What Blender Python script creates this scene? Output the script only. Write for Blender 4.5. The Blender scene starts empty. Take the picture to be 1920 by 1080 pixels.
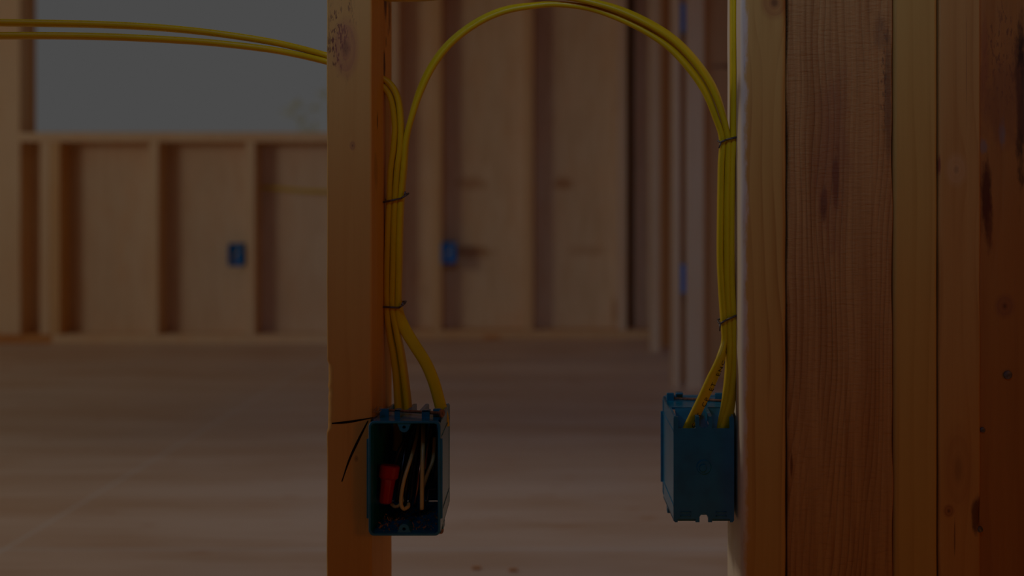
import bpy, bmesh, math, random
from mathutils import Vector, Matrix, noise
S = bpy.context.scene
C = S.collection
PI = math.pi

# ------------------------------------------------------------------ camera, world, lights, exposure
VX, VY, F, CZ = 1108.0, 370.0, 1980.0, 0.6          # vanishing point in the photo, focal length in px, camera height
cam_d = bpy.data.cameras.new('camera'); cam = bpy.data.objects.new('camera', cam_d); C.objects.link(cam)
cam.location = (0, 0, CZ); cam.rotation_euler = (PI/2, 0, 0)
cam_d.sensor_width = 36; cam_d.lens = F/1920*36
cam_d.shift_x = -(VX-960)/1920; cam_d.shift_y = -(540-VY)/1920
cam_d.clip_start = 0.02; cam_d.clip_end = 200
cam_d.dof.use_dof = True; cam_d.dof.focus_distance = 0.885; cam_d.dof.aperture_fstop = 3.6
S.camera = cam
S.view_settings.view_transform = 'Standard'; S.view_settings.look = 'None'
S.view_settings.gamma = 1; S.view_settings.use_curve_mapping = False
S.view_settings.exposure = -3.91

w = bpy.data.worlds.new('sky'); S.world = w; w.use_nodes = True
bg = w.node_tree.nodes['Background']; bg.inputs[0].default_value = (1, 1, 1, 1); bg.inputs[1].default_value = 1.0

def sun(name, d, col, e, ang):
    l = bpy.data.lights.new(name, 'SUN'); l.energy = e; l.color = col; l.angle = math.radians(ang)
    o = bpy.data.objects.new(name, l); C.objects.link(o)
    o.rotation_euler = Vector(d).to_track_quat('-Z', 'Y').to_euler(); o.location = (-2, 1, 3); return o
def area(name, loc, target, sx, sy, col, e, spread=180):
    l = bpy.data.lights.new(name, 'AREA'); l.shape = 'RECTANGLE'; l.size = sx; l.size_y = sy
    l.energy = e; l.color = col; l.spread = math.radians(spread)
    o = bpy.data.objects.new(name, l); C.objects.link(o); o.location = loc
    o.rotation_euler = (Vector(target)-Vector(loc)).to_track_quat('-Z', 'Y').to_euler(); return o
sun('sun', (0.76, -0.30, -0.58), (1, 0.98, 0.96), 4.6, 10)
area('cool_key_behind', (-0.35, -0.3, 1.75), (-0.12, 0.87, 1.27), 0.7, 0.4, (0.31, 0.55, 1.05), 20, 57)  # added cool key light for the pale tops; no window is behind it
area('warm_fill_light', (1.9, -0.95, 0.95), (0.0, 0.87, 0.5), 0.4, 0.4, (1.0, 0.35, 0.0), 25)  # added warm fill for the orange tone low down; no lamp stands here
area('daylight_left_opening', (-3.4, 2.0, 1.5), (-1.2, 2.4, 0), 2.0, 1.4, (0.77, 0.93, 0.96), 44)
area('daylight_left_corner', (-5.0, -0.5, 1.9), (-.9, 4.4, 0.9), 1.0, 1.0, (0.88, 0.90, 0.84), 32, 70)

# ------------------------------------------------------------------ helpers
def P(px, py, Y):                                     # a point of the photo at depth Y
    return Vector(((px-VX)/F*Y, Y, CZ-(py-VY)/F*Y))
def empty(name, label, cat, loc=(0, 0, 0), group=None):
    o = bpy.data.objects.new(name, None); C.objects.link(o); o.location = loc; o.empty_display_size = .05
    o['label'] = label; o['category'] = cat
    if group: o['group'] = group
    return o
def tag(o, label, cat=None, group=None, kind=None):
    if label: o['label'] = label
    if cat: o['category'] = cat
    if group: o['group'] = group
    if kind: o['kind'] = kind
    return o
def obj(name, bm, mat, parent=None, smooth=False, origin=None, auto=None):
    me = bpy.data.meshes.new(name)
    if origin is not None: bmesh.ops.translate(bm, vec=-Vector(origin), verts=bm.verts)
    bmesh.ops.recalc_face_normals(bm, faces=bm.faces)
    bm.to_mesh(me); bm.free()
    o = bpy.data.objects.new(name, me); C.objects.link(o)
    if origin is not None: o.location = origin
    if mat: me.materials.append(mat)
    if smooth or auto:
        for p in me.polygons: p.use_smooth = True
        if auto: me.set_sharp_from_angle(angle=math.radians(auto))
    if parent: o.parent = parent
    return o
def add_box(bm, a, b, bev=0, seg=2, rot=None):
    a = Vector(a); b = Vector(b); c = (a+b)/2; d = b-a
    r = bmesh.ops.create_cube(bm, size=1)
    bmesh.ops.scale(bm, vec=[abs(v) for v in d], verts=r['verts'])
    if bev > 0:
        es = list({e for v in r['verts'] for e in v.link_edges})
        vs = bmesh.ops.bevel(bm, geom=es, offset=bev, segments=seg, affect='EDGES', profile=.5)['verts']
    else: vs = r['verts']
    vs = list({v for v in vs} | {v for v in r['verts'] if v.is_valid})
    if rot is not None: bmesh.ops.rotate(bm, cent=(0, 0, 0), matrix=rot, verts=vs)
    bmesh.ops.translate(bm, vec=c, verts=vs)
    return vs
def add_cyl(bm, p, q, r, r2=None, n=16, caps=True):
    p = Vector(p); q = Vector(q); d = q-p
    m = Matrix.Translation((p+q)/2) @ d.to_track_quat('Z', 'Y').to_matrix().to_4x4()
    return bmesh.ops.create_cone(bm, cap_ends=caps, segments=n, radius1=r, radius2=r if r2 is None else r2, depth=d.length, matrix=m)['verts']
def add_prism(bm, pts, y0, y1):                       # polygon in x,z extruded along y
    a = [bm.verts.new((x, y0, z)) for x, z in pts]; b = [bm.verts.new((x, y1, z)) for x, z in pts]
    n = len(pts)
    bm.faces.new(a); bm.faces.new(b[::-1])
    for i in range(n): bm.faces.new((a[i], a[(i+1) % n], b[(i+1) % n], b[i]))
def catmull(pts, n):
    P_ = [2*pts[0]-pts[1]]+list(pts)+[2*pts[-1]-pts[-2]]
    out = []
    for i in range(1, len(P_)-2):
        for k in range(n):
            t = k/n; p0, p1, p2, p3 = P_[i-1:i+3]
            out.append(.5*((2*p1)+(p2-p0)*t+(2*p0-5*p1+4*p2-p3)*t*t+(3*p1-p0-3*p2+p3)*t**3))
    out.append(P_[-2].copy()); return out
def add_ribbon(bm, pts, ht, hw, wdir, n=10, sub=8, fixed=None):
    """flat cable: pts on its centre line, ht/hw half thickness / half width, wdir one width direction per point"""
    c = catmull(pts, sub)
    W = catmull([Vector(v) for v in wdir], sub)
    rings = []
    for i, p in enumerate(c):
        t = (c[min(i+1, len(c)-1)]-c[max(i-1, 0)]).normalized()
        wv = (W[i]-t*W[i].dot(t)).normalized(); nv = t.cross(wv)
        ring = []
        k = n
        for s in (1, -1):                              # two half circles joined by flats
            for j in range(k+1):
                a = -PI/2+PI*j/k
                ring.append(bm.verts.new(p+wv*(s*(hw-ht)+s*ht*math.cos(a))+nv*(s*ht*math.sin(a))))
        rings.append(ring)
    m = len(rings[0])
    for a, b in zip(rings, rings[1:]):
        for j in range(m): bm.faces.new((a[j], a[(j+1) % m], b[(j+1) % m], b[j]))
    bm.faces.new(rings[0]); bm.faces.new(rings[-1][::-1])
    return c, W
def add_tube(bm, pts, r, n=8, sub=6, taper=None):
    c = catmull(pts, sub); rings = []; up = Vector((.3, .9, .2))
    for i, p in enumerate(c):
        t = (c[min(i+1, len(c)-1)]-c[max(i-1, 0)]).normalized()
        a = t.cross(up).normalized(); b = t.cross(a)
        up = -a.cross(t) if False else up
        rr = r if taper is None else r*taper(i/(len(c)-1))
        rings.append([bm.verts.new(p+a*(rr*math.cos(2*PI*j/n))+b*(rr*math.sin(2*PI*j/n))) for j in range(n)])
    for a, b in zip(rings, rings[1:]):
        for j in range(n): bm.faces.new((a[j], a[(j+1) % n], b[(j+1) % n], b[j]))
    bm.faces.new(rings[0]); bm.faces.new(rings[-1][::-1])

# ------------------------------------------------------------------ materials
class N:
    def __init__(s, name):
        s.m = bpy.data.materials.new(name); s.m.use_nodes = True; s.t = s.m.node_tree
        s.b = s.t.nodes['Principled BSDF']; s.c = None
    def n(s, typ, **kw):
        x = s.t.nodes.new(typ)
        for k, v in kw.items():
            if k.startswith('i_'):
                key = k[2:]; key = int(key) if key.isdigit() else key.replace('_', ' ')
                s.set(x.inputs[key], v)
            else: setattr(x, k, v)
        return x
    def set(s, inp, v):
        if isinstance(v, bpy.types.NodeSocket): s.t.links.new(v, inp)
        elif isinstance(v, (tuple, list)) and len(v) == 3 and inp.type == 'RGBA': inp.default_value = (*v, 1)
        else: inp.default_value = v
    def math(s, op, a, b=0.0, c=0.0, clamp=False):
        x = s.t.nodes.new('ShaderNodeMath'); x.operation = op; x.use_clamp = clamp
        s.set(x.inputs[0], a); s.set(x.inputs[1], b); s.set(x.inputs[2], c); return x.outputs[0]
    def vec(s, op, a, b=(0, 0, 0)):
        x = s.t.nodes.new('ShaderNodeVectorMath'); x.operation = op; s.set(x.inputs[0], a); s.set(x.inputs[1], b)
        return x.outputs['Value' if op in ('LENGTH', 'DOT_PRODUCT') else 'Vector']
    def mix(s, f, a, b, mode='MIX'):
        x = s.t.nodes.new('ShaderNodeMix'); x.data_type = 'RGBA'; x.blend_type = mode
        s.set(x.inputs[0], f); s.set(x.inputs[6], a); s.set(x.inputs[7], b); return x.outputs[2]
    def noise(s, v, scale=1, detail=3, rough=.5, dist=0):
        x = s.n('ShaderNodeTexNoise'); s.set(x.inputs['Vector'], v)
        x.inputs['Scale'].default_value = scale; x.inputs['Detail'].default_value = detail
        x.inputs['Roughness'].default_value = rough; x.inputs['Distortion'].default_value = dist
        return x.outputs['Fac']
    def range(s, v, a, b, c=0.0, d=1.0, smooth=True):
        x = s.n('ShaderNodeMapRange', interpolation_type='SMOOTHSTEP' if smooth else 'LINEAR')
        for i, k in enumerate((v, a, b, c, d)): s.set(x.inputs[i], k)
        return x.outputs[0]
    def out(s, col, rough=.6, bump=None, bs=.3, bd=.001, spec=.4, metal=0):
        s.set(s.b.inputs['Base Color'], col); s.set(s.b.inputs['Roughness'], rough)
        s.b.inputs['Specular IOR Level'].default_value = spec; s.b.inputs['Metallic'].default_value = metal
        if bump is not None:
            x = s.n('ShaderNodeBump'); x.inputs['Strength'].default_value = bs; x.inputs['Distance'].default_value = bd
            s.set(x.inputs['Height'], bump); s.t.links.new(x.outputs[0], s.b.inputs['Normal'])
        return s.m

def wood(name, light, dark, seed=0, ring=90, rsoft=.5, streak=.35, fine=320, knots=(), stains=(), bump=.25, rough=.62, saw=0, sway=.006, slant=0, side=()):
    """knots: (x, z, rx, rz, colour, strength, pull); stains: (x, z, rx, rz, colour, strength, speck) in the object's own metres"""
    k = N(name)
    co = k.n('ShaderNodeTexCoord').outputs['Object']
    off = k.vec('ADD', co, (seed*1.37, seed*.71, seed*2.13))
    warp = k.noise(k.vec('MULTIPLY', off, (14, 14, 3.2)), 1, 2)
    sep = k.n('ShaderNodeSeparateXYZ'); k.set(sep.inputs[0], co)
    x = k.math('ADD', sep.outputs[0], k.math('MULTIPLY', sep.outputs[1], .8))
    x = k.math('ADD', x, k.math('MULTIPLY', k.math('SUBTRACT', warp, .5), sway*4))
    if slant: x = k.math('ADD', x, k.math('MULTIPLY', sep.outputs[2], slant))
    for (kx, kz, rx, rz, col, st, pull) in knots:       # the grain bends round a knot
        if not pull: continue
        d = k.vec('LENGTH', k.vec('MULTIPLY', k.vec('SUBTRACT', co, (kx, 0, kz)), (1/(rx*2.2), 0, 1/(rz*2.6))))
        g = k.math('EXPONENT', k.math('MULTIPLY', k.math('MULTIPLY', d, d), -1.2))
        sx = k.math('MULTIPLY', k.math('SUBTRACT', sep.outputs[0], kx), 1/rx)
        sg = k.math('TANH', sx) if False else k.math('DIVIDE', sx, k.math('ADD', k.math('ABSOLUTE', sx), .6))
        x = k.math('SUBTRACT', x, k.math('MULTIPLY', k.math('MULTIPLY', g, sg), pull*rx))
    fr = k.math('FRACT', k.math('MULTIPLY', x, ring))    # slow light side, quick dark line, like growth rings
    fr2 = k.math('POWER', fr, 2.2)
    edge = k.range(fr, .86, 1.0)
    rings = k.math('MULTIPLY', k.math('SUBTRACT', fr2, edge, clamp=True), rsoft)
    rn = k.noise(k.vec('MULTIPLY', off, (60, 60, 4)), 1, 2)
    rings = k.math('MULTIPLY', rings, k.range(rn, .3, .65))
    st1 = k.noise(k.vec('MULTIPLY', off, (fine, fine, 7)), 1, 4, .6)
    st2 = k.noise(k.vec('MULTIPLY', off, (fine*.22, fine*.22, 4)), 1, 3, .55)
    f = k.math('ADD', rings, k.math('MULTIPLY', k.math('SUBTRACT', st1, .42), streak))
    f = k.math('ADD', f, k.math('MULTIPLY', k.math('SUBTRACT', st2, .45), streak*1.3), clamp=True)
    col = k.mix(f, light, dark)
    blot = k.noise(k.vec('MULTIPLY', off, (11, 11, 5)), 1, 2)
    col = k.mix(k.range(blot, .45, .75, 0, .35), col, k.mix(1.0, light, (1.0, .82, .66), 'MULTIPLY'))
    h = k.math('SUBTRACT', k.math('MULTIPLY', st1, .7), k.math('MULTIPLY', rings, .6))
    if saw:
        sn = k.noise(k.vec('MULTIPLY', k.vec('ADD', off, (0, 0, 0)), (90, 90, 420)), 1, 3, .6, .4)
        col = k.mix(k.range(sn, .5, .72, 0, saw), col, k.mix(1.0, dark, (.8, .75, .7), 'MULTIPLY'))
        h = k.math('ADD', h, k.math('MULTIPLY', sn, 1.2))
    spn = k.noise(k.vec('MULTIPLY', off, (420, 420, 120)), 1, 3, .7)
    for (kx, kz, rx, rz, c, s_, speck) in stains:
        wob = k.math('MULTIPLY', k.math('SUBTRACT', k.noise(k.vec('MULTIPLY', off, (120, 120, 40)), 1, 4, .65), .5), 1.5)
        d = k.vec('LENGTH', k.vec('MULTIPLY', k.vec('SUBTRACT', co, (kx, 0, kz)), (1/rx, 0, 1/rz)))
        d = k.math('ADD', d, wob)
        a = k.range(d, .35, 1.0, s_, 0)
        if speck: a = k.math('MULTIPLY', a, k.range(spn, .52, .62))
        col = k.mix(a, col, c)
    for (ky, kz, ry, rz, c, s_, xs) in side:             # marks on a side face, placed in y and z where the face has local x near xs
        wob = k.math('MULTIPLY', k.math('SUBTRACT', k.noise(k.vec('MULTIPLY', off, (160, 160, 50)), 1, 4, .65), .5), 1.6)
        d = k.math('ADD', k.vec('LENGTH', k.vec('MULTIPLY', k.vec('SUBTRACT', co, (xs, ky, kz)), (1/.0068, 1/ry, 1/rz))), wob)
        col = k.mix(k.range(d, .35, 1.0, s_, 0), col, c)
    for (kx, kz, rx, rz, c, s_, pull) in knots:
        d = k.vec('LENGTH', k.vec('MULTIPLY', k.vec('SUBTRACT', co, (kx, 0, kz)), (1/rx, 0, 1/rz)))
        d = k.math('ADD', d, k.math('MULTIPLY', k.math('SUBTRACT', warp, .5), .5))
        rg = k.math('FRACT', k.math('MULTIPLY', d, 3.0))
        a = k.math('MULTIPLY', k.range(d, .55, 1.05, s_, 0), k.math('ADD', .62, k.math('MULTIPLY', rg, .38)))
        col = k.mix(a, col, c)
        core = k.range(d, .05, .3, s_, 0)
        col = k.mix(core, col, tuple(v*.45 for v in c))
    return k.out(col, rough, h, bump, .0012, .35)

def plain(name, col, rough=.5, spec=.5, metal=0, var=.12, scale=40, bump=.0, col2=None):
    k = N(name); co = k.n('ShaderNodeTexCoord').outputs['Object']
    nz = k.noise(co, scale, 3)
    c2 = col2 or tuple(v*(1-var*2) for v in col)
    return k.out(k.mix(k.range(nz, .35, .7), col, c2), rough, nz if bump else None, bump, .0006, spec, metal)
PINE = (.86, .56, .30); PINE_D = (.60, .27, .085)
s2 = F/.872                                          # px per metre on the front face plane

M_sheath = [wood('plywood_sheathing_%d' % i, ((.84, .575, .345), (.86, .56, .28), (.8, .5, .3))[i], ((.60, .30, .12), (.58, .26, .07), (.6, .3, .1))[i], seed=40+i*3, ring=22, rsoft=.35, streak=.5, fine=45, sway=.03, bump=.05,
            stains=st) for i, st in enumerate([(), ((.10, .365, .13, .035, (.50, .19, .04), .75, 0), (.50, .66, .06, .035, (.52, .20, .05), .8, 0), (.10, .66, .09, .04, (.55, .24, .08), .7, 0), (.60, .37, .12, .03, (.60, .28, .10), .5, 0), (.72, .1, .02, .08, (.50, .19, .04), .7, 0)), ()])]
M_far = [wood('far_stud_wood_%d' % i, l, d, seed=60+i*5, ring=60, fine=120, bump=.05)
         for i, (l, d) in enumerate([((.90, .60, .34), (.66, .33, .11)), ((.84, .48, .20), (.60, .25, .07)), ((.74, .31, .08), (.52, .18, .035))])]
M_blue = plain('blue_box_plastic', (.003, .185, .30), .24, .8, var=.1, scale=60)
M_blue_daylit = plain('daylit_blue_box_plastic', (.002, .22, .58), .5, .3, var=.05)  # same plastic in a brighter blue, bluish daylight put into the colour
M_blue_in = plain('blue_box_plastic_inside', (.005, .15, .26), .45, .4, var=.15, scale=90)
M_yellow = plain('yellow_cable_jacket', (.82, .52, .004), .42, .3, var=.04, scale=30)
M_staple = plain('dark_staple_steel', (.16, .12, .10), .45, .5, .6, scale=200)
M_rust = plain('rusty_nail_steel', (.40, .17, .07), .5, .5, .35, var=.3, scale=300)
M_nailgrey = plain('dull_grey_nail_steel', (.22, .20, .19), .5, .5, .5, var=.25, scale=400, bump=.4)
M_tan = plain('tan_wire_insulation', (.74, .50, .15), .42, .5, var=.05)
M_black = plain('black_wire_insulation', (.018, .014, .012), .3, .5)
M_copper = plain('copper_wire', (.55, .20, .08), .3, .5, .8)
M_red = plain('red_plastic', (.50, .005, .006), .28, .6, var=.05)
M_mark = plain('black_ink', (.020, .007, .003), .8, .1)
M_white = plain('white_strip', (.85, .85, .85), .5, .3)
M_dust = plain('sawdust_chips', (.62, .30, .10), .8, .2, var=.3, scale=500)
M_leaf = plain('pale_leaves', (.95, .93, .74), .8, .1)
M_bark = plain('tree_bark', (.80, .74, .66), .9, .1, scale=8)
M_ground = plain('dry_ground', (.55, .47, .36), .95, .1, scale=2)
M_ceil = plain('ceiling_boards', (.66, .36, .10), .8, .2, scale=3)

def floor_mat():
    k = N('subfloor_plywood'); co = k.n('ShaderNodeTexCoord').outputs['Object']
    a = k.noise(k.vec('MULTIPLY', co, (1.1, 9, 1)), 1, 4, .55)
    b = k.noise(k.vec('MULTIPLY', co, (4, 60, 1)), 1, 3, .6)
    c = k.noise(k.vec('ADD', co, (3, 7, 0)), 1.7, 2)
    f = k.math('ADD', k.math('MULTIPLY', a, .6), k.math('MULTIPLY', b, .4))
    col = k.mix(k.range(f, .38, .64), (.83, .60, .42), (.70, .44, .26))
    col = k.mix(k.range(c, .45, .7, 0, .5), col, (.76, .58, .44))
    spots = k.noise(k.vec('MULTIPLY', co, (7, 22, 1)), 1, 2)
    col = k.mix(k.range(spots, .66, .74, 0, .6), col, (.60, .28, .12))
    sep = k.n('ShaderNodeSeparateXYZ'); k.set(sep.inputs[0], co)
    for ax, pos, per in ((0, -1.0, 2.44), (1, 3.02, 1.22)):     # panel seams
        q = k.math('FRACT', k.math('DIVIDE', k.math('ADD', sep.outputs[ax], 100*per-pos), per))
        q = k.math('MULTIPLY', k.math('MINIMUM', q, k.math('SUBTRACT', 1, q)), per)
        col = k.mix(k.range(q, .001, .006, .55, 0), col, (.86, .80, .72))
    return k.out(col, .55, f, .15, .002, .35)
M_floor = floor_mat()

# ------------------------------------------------------------------ setting
def struct(o): o['kind'] = 'structure'; return o
def plank(a, b, bev=.003): bm = bmesh.new(); add_box(bm, a, b, bev, 2); return bm
struct(obj('floor', plank((-6, -3.2, -.03), (3.4, 5.2, 0), 0), M_floor, origin=(0, 0, 0)))
struct(obj('ground', plank((-40, 5.3, -.6), (30, 60, -.35), 0), M_ground, origin=(0, 5.3, -.35)))
bm = plank((-6, 3.75, 2.46), (3.4, 5.2, 2.6), 0); add_box(bm, (-1.2, .97, 2.46), (3.4, 3.75, 2.6)); add_box(bm, (-6, -3.2, 2.46), (3.4, .97, 2.6))
struct(obj('ceiling', bm, M_ceil, origin=(0, 1, 2.46)))  # unseen ceiling, its opening shaped to admit sun and hold back skylight
M_room = wood('near_room_plywood', (.70, .34, .07), (.58, .24, .04), seed=71, ring=18, fine=60, bump=.05)
struct(obj('wall_behind', plank((-3, -3.2, 0), (2.4, -3.1, 2.46), 0), M_room, origin=(0, -3.1, 0)))
struct(obj('wall_near_left', plank((-3.1, -3.2, 0), (-3, .95, 2.46), 0), M_room, origin=(-3, -1, 0)))
struct(obj('wall_near_right', plank((2.3, -3.2, 0), (2.4, 4.6, 2.46), 0), M_room, origin=(2.35, 0, 0)))
struct(obj('wall_front', plank((.46, .88, 0), (2.3, .96, 2.46), 0), M_room, origin=(1, .88, 0)))

YL, YM = 4.32, 4.46; sL, sM = F/YL, F/YM
def xl(px): return (px-VX)/sL
def xm(px): return (px-VX)/sM
# left half of the far wall: sheathing under the window, full height left of it
bm = bmesh.new()
add_box(bm, (-6, YL+.089, 0), (xl(42), YL+.105, 2.44)); add_box(bm, (xl(42), YL+.089, 0), (-.9, YL+.105, .862)); add_box(bm, (xl(45), YL+.089, 2.1), (-.9, YL+.105, 2.44))
struct(tag(obj('wall_left', bm, M_sheath[0], origin=(-1.6, YL+.09, 0)), 'plywood sheathing of the far wall under the open window'))
bm = bmesh.new()
add_box(bm, (-.93, YM+.089, 0), (xm(1178), YM+.105, 2.44)); add_box(bm, (xm(1191), YM+.089, 0), (1.3, YM+.105, 2.44))
add_box(bm, (-.93, YL+.089, 0), (-.915, YM+.105, 2.44))
struct(tag(obj('wall_back', bm, M_sheath[1], origin=(xm(834), YM+.09, 0)), 'plywood sheathing of the far wall between the two posts'))
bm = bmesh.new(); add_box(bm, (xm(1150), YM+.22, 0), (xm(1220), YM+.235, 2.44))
struct(obj('slot_shade_sheet', bm, plain('painted_slot_shade', (.09, .035, .012), .9, .1), origin=(xm(1180), YM+.22, 0)))  # added sheet; the shade of the slot is painted as its dark colour

def lumber(name, label, x0, x1, y0, y1, z0, z1, mat, cat='stud', group=None, bev=.003):
    org = ((x0+x1)/2, y0, z0)
    return tag(obj(name, plank((x0, y0, z0), (x1, y1, z1), bev), mat, origin=org), label, cat, group)
for a, b, lab, nm, mt in ((-.1, 40, 'pale wall stud left of the open window, at the picture edge', 'wall_stud', 0),):
    lumber(nm, lab, xl(-2), xl(38), YL, YL+.089, .038, 2.44, M_far[mt])
lumber('wall_stud', 'outer of the two joined short studs right of the dark corner gap, under the window', xl(75), xl(94), YL, YL+.089, .038, .827, M_far[0])
lumber('wall_stud', 'inner of the two joined short studs, facing the first sheathing bay under the window', xl(94), xl(112), YL, YL+.089, .038, .827, M_far[1])
lumber('wall_stud', 'short pale stud in the middle of the wall under the window', xl(279), xl(297), YL, YL+.089, .038, .827, M_far[0])
lumber('wall_stud', 'short pale stud under the window with a blue box on its left', xl(460), xl(478), YL, YL+.089, .038, .827, M_far[0])
lumber('window_sill_plate', 'rough timber sill laid flat on the short studs below the open window', xl(38), -.93, YL-.004, YL+.11, .827, .866, M_far[0], 'sill')
lumber('bottom_plate', 'pale bottom plate on the floor under the window wall', xl(97), -.93, YL-.002, YL+.089, 0, .038, M_far[0], 'plate')
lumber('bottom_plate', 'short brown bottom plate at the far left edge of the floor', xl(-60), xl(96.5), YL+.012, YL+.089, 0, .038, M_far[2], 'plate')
lumber('bottom_plate', 'bottom plate seen between the two posts, at the foot of the tall wall', -.929, xm(1222), YM, YM+.089, 0, .038, M_far[1], 'plate')
for i, (px, lab, mt) in enumerate(((747, 'tall far stud just right of the left post, behind the cables', 0), (828, 'tall far stud with a blue box on its right side', 1),
                     (1000, 'tall far stud in the middle under the cable arch', 1), (1175, 'tall far stud beside the dark slot near the right corner', 0))):
    lumber('wall_stud', lab, xm(px-17), xm(px), YM, YM+.089, .038, 2.44, M_far[mt])
# right hand partition, seen end on
def lum_px(name, label, pa, pb, Y, dy, mat, z1=2.44, cat='stud', z0=0, bev=.002):
    s = F/Y; return lumber(name, label, (pa-VX)/s, (pb-VX)/s, Y, Y+dy, z0, z1, mat, cat, None, bev)
lum_px('wall_stud', 'pale corner stud standing left of the others at the right far corner', 1220, 1238, 4.1, .089, M_far[0])
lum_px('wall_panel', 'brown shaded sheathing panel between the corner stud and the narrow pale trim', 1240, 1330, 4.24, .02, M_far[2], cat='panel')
lum_px('trim_board', 'narrow pale board left of the thin blue boxes', 1262, 1276, 3.31, .10, M_far[0], cat='board')
lum_px('wall_stud', 'wide pale stud right of the thin blue boxes', 1287, 1320, 3.29, .038, M_far[0])
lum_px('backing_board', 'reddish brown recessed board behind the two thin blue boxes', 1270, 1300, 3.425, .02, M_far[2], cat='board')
lum_px('wall_panel', 'brown panel seen behind the cable bundle of the right post', 1321, 1460, 3.5, .02,
       wood('brown_panel_wood', (.86, .44, .16), (.62, .25, .07), seed=91, ring=14, fine=50, streak=.25, sway=.03, bump=.04,
            stains=((-.03, 1.035, .09, .012, (.30, .10, .03), .8, 0), (.0, .42, .03, .02, (.30, .10, .03), .5, 0))), cat='panel')

# faint yellow cable stapled along the far wall
bm = bmesh.new()
add_ribbon(bm, [P(470, 350, YL+.07), P(520, 353, YL+.07), P(580, 358, YL+.06), P(660, 360, YL+.06)], .003, .006, [(0, 0, 1)]*4, n=4)
tag(obj('power_cable', bm, M_yellow, smooth=True, origin=P(470, 350, YL+.07)), 'blurred yellow cable running flat across the far wall under the window', 'cable')

# tree beyond the window
random.seed(3)
t = empty('tree', 'washed-out pale tree crown seen through the open window', 'tree', (-2.9, 10.5, -.35))
bm = bmesh.new()
add_tube(bm, [Vector((0, 0, 0)), Vector((.03, 0, .6)), Vector((.02, .02, 1.2)), Vector((.12, 0, 1.6))], .02, 8, 4, lambda u: 1-.7*u)
for k in range(3):
    z = .9+.15*k; a = k*2.3
    add_tube(bm, [Vector((0, 0, z)), Vector((.1*math.cos(a), .1*math.sin(a), z+.1)), Vector((.25*math.cos(a), .2*math.sin(a), z+.28))], .008, 5, 3, lambda u: 1-.8*u)
obj('trunk', bm, M_bark, t, smooth=True)
bm = bmesh.new()
cl = [(-.10, 1.80, .08), (.02, 1.72, .07), (.14, 1.84, .09), (.05, 1.60, .08), (.17, 1.64, .08), (-.02, 1.88, .05), (.24, 1.98, .05), (.20, 1.50, .06)]
for cx, cz, r in cl:
    for k in range(26):
        d = Vector([random.gauss(0, 1) for _ in range(3)]).normalized()*r*random.random()**.5
        c = Vector((cx, 0, cz))+d; u = Vector([random.gauss(0, 1) for _ in range(3)]).normalized(); v = u.orthogonal().normalized()
        L = random.uniform(.018, .032)
        vs = [bm.verts.new(c+u*L), bm.verts.new(c+v*L*.45), bm.verts.new(c-u*L), bm.verts.new(c-v*L*.45)]
        bm.faces.new(vs)
tag(obj('leaves', bm, M_leaf, t), None, kind='stuff')

# ------------------------------------------------------------------ foreground lumber
def column(name, label, x0, x1, y0, y1, z0, z1, mat, cat='stud', r=.003, chip=None, wob=.0004, seed=0, zs=(.22, .82), gouge=None):
    """an upright board whose four edges are eased and slightly uneven; chip(z) widens the front left edge"""
    bm = bmesh.new(); cx, cy = (x0+x1)/2, y0
    zz = [z0, z0+.1]; z = zs[0]
    while z < zs[1]: zz.append(z); z += .0035
    zz += [zs[1], z1-.1, z1]
    rings = []
    for z in zz:
        pts = []
        for ci, (ex, ey, sx, sy) in enumerate(((x0, y0, 1, 1), (x1, y0, -1, 1), (x1, y1, -1, -1), (x0, y1, 1, -1))):
            rr = r*(1+.25*noise.noise(Vector((z*30, ci*7, seed))))
            rx, ry = rr, rr
            if ci == 0 and chip:
                c = chip(z); rx += c; ry += c*1.5
            if ci == 1 and gouge:
                c = gouge(z); rx += c; ry += c*.6
            dx = wob*noise.noise(Vector((z*18, ci*3.1, seed+5)))
            seq = range(4, -1, -1) if ci in (0, 2) else range(5)
            a = []
            for j in seq:
                th = PI/2*j/4
                jag = 0
                if ci == 0 and chip and 0 < j < 4 and chip(z) > .001: jag = .0008*noise.noise(Vector((z*260, j*4, 3)))
                a.append((ex+dx+sx*(rx-rx*math.sin(th))+jag, ey+sy*(ry-ry*math.cos(th))+jag))
            pts += a
        rings.append([bm.verts.new((x, y, z)) for x, y in pts])
    m = len(rings[0])
    for a, b in zip(rings, rings[1:]):
        for j in range(m): bm.faces.new((a[j], a[(j+1) % m], b[(j+1) % m], b[j]))
    bm.faces.new(rings[0]); bm.faces.new(rings[-1][::-1])
    org = ((x0+x1)/2, y0, z0)
    o = obj(name, bm, mat, origin=org)
    for i, p in enumerate(o.data.polygons): p.use_smooth = i < m*(len(zz)-1) and i % m % 5 != 4
    return tag(o, label, cat), org
def Q(px, py, x0, x1): return ((px-VX)/s2-(x0+x1)/2, CZ-(py-VY)/s2)      # local x, z of a photo point on a front face

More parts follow.
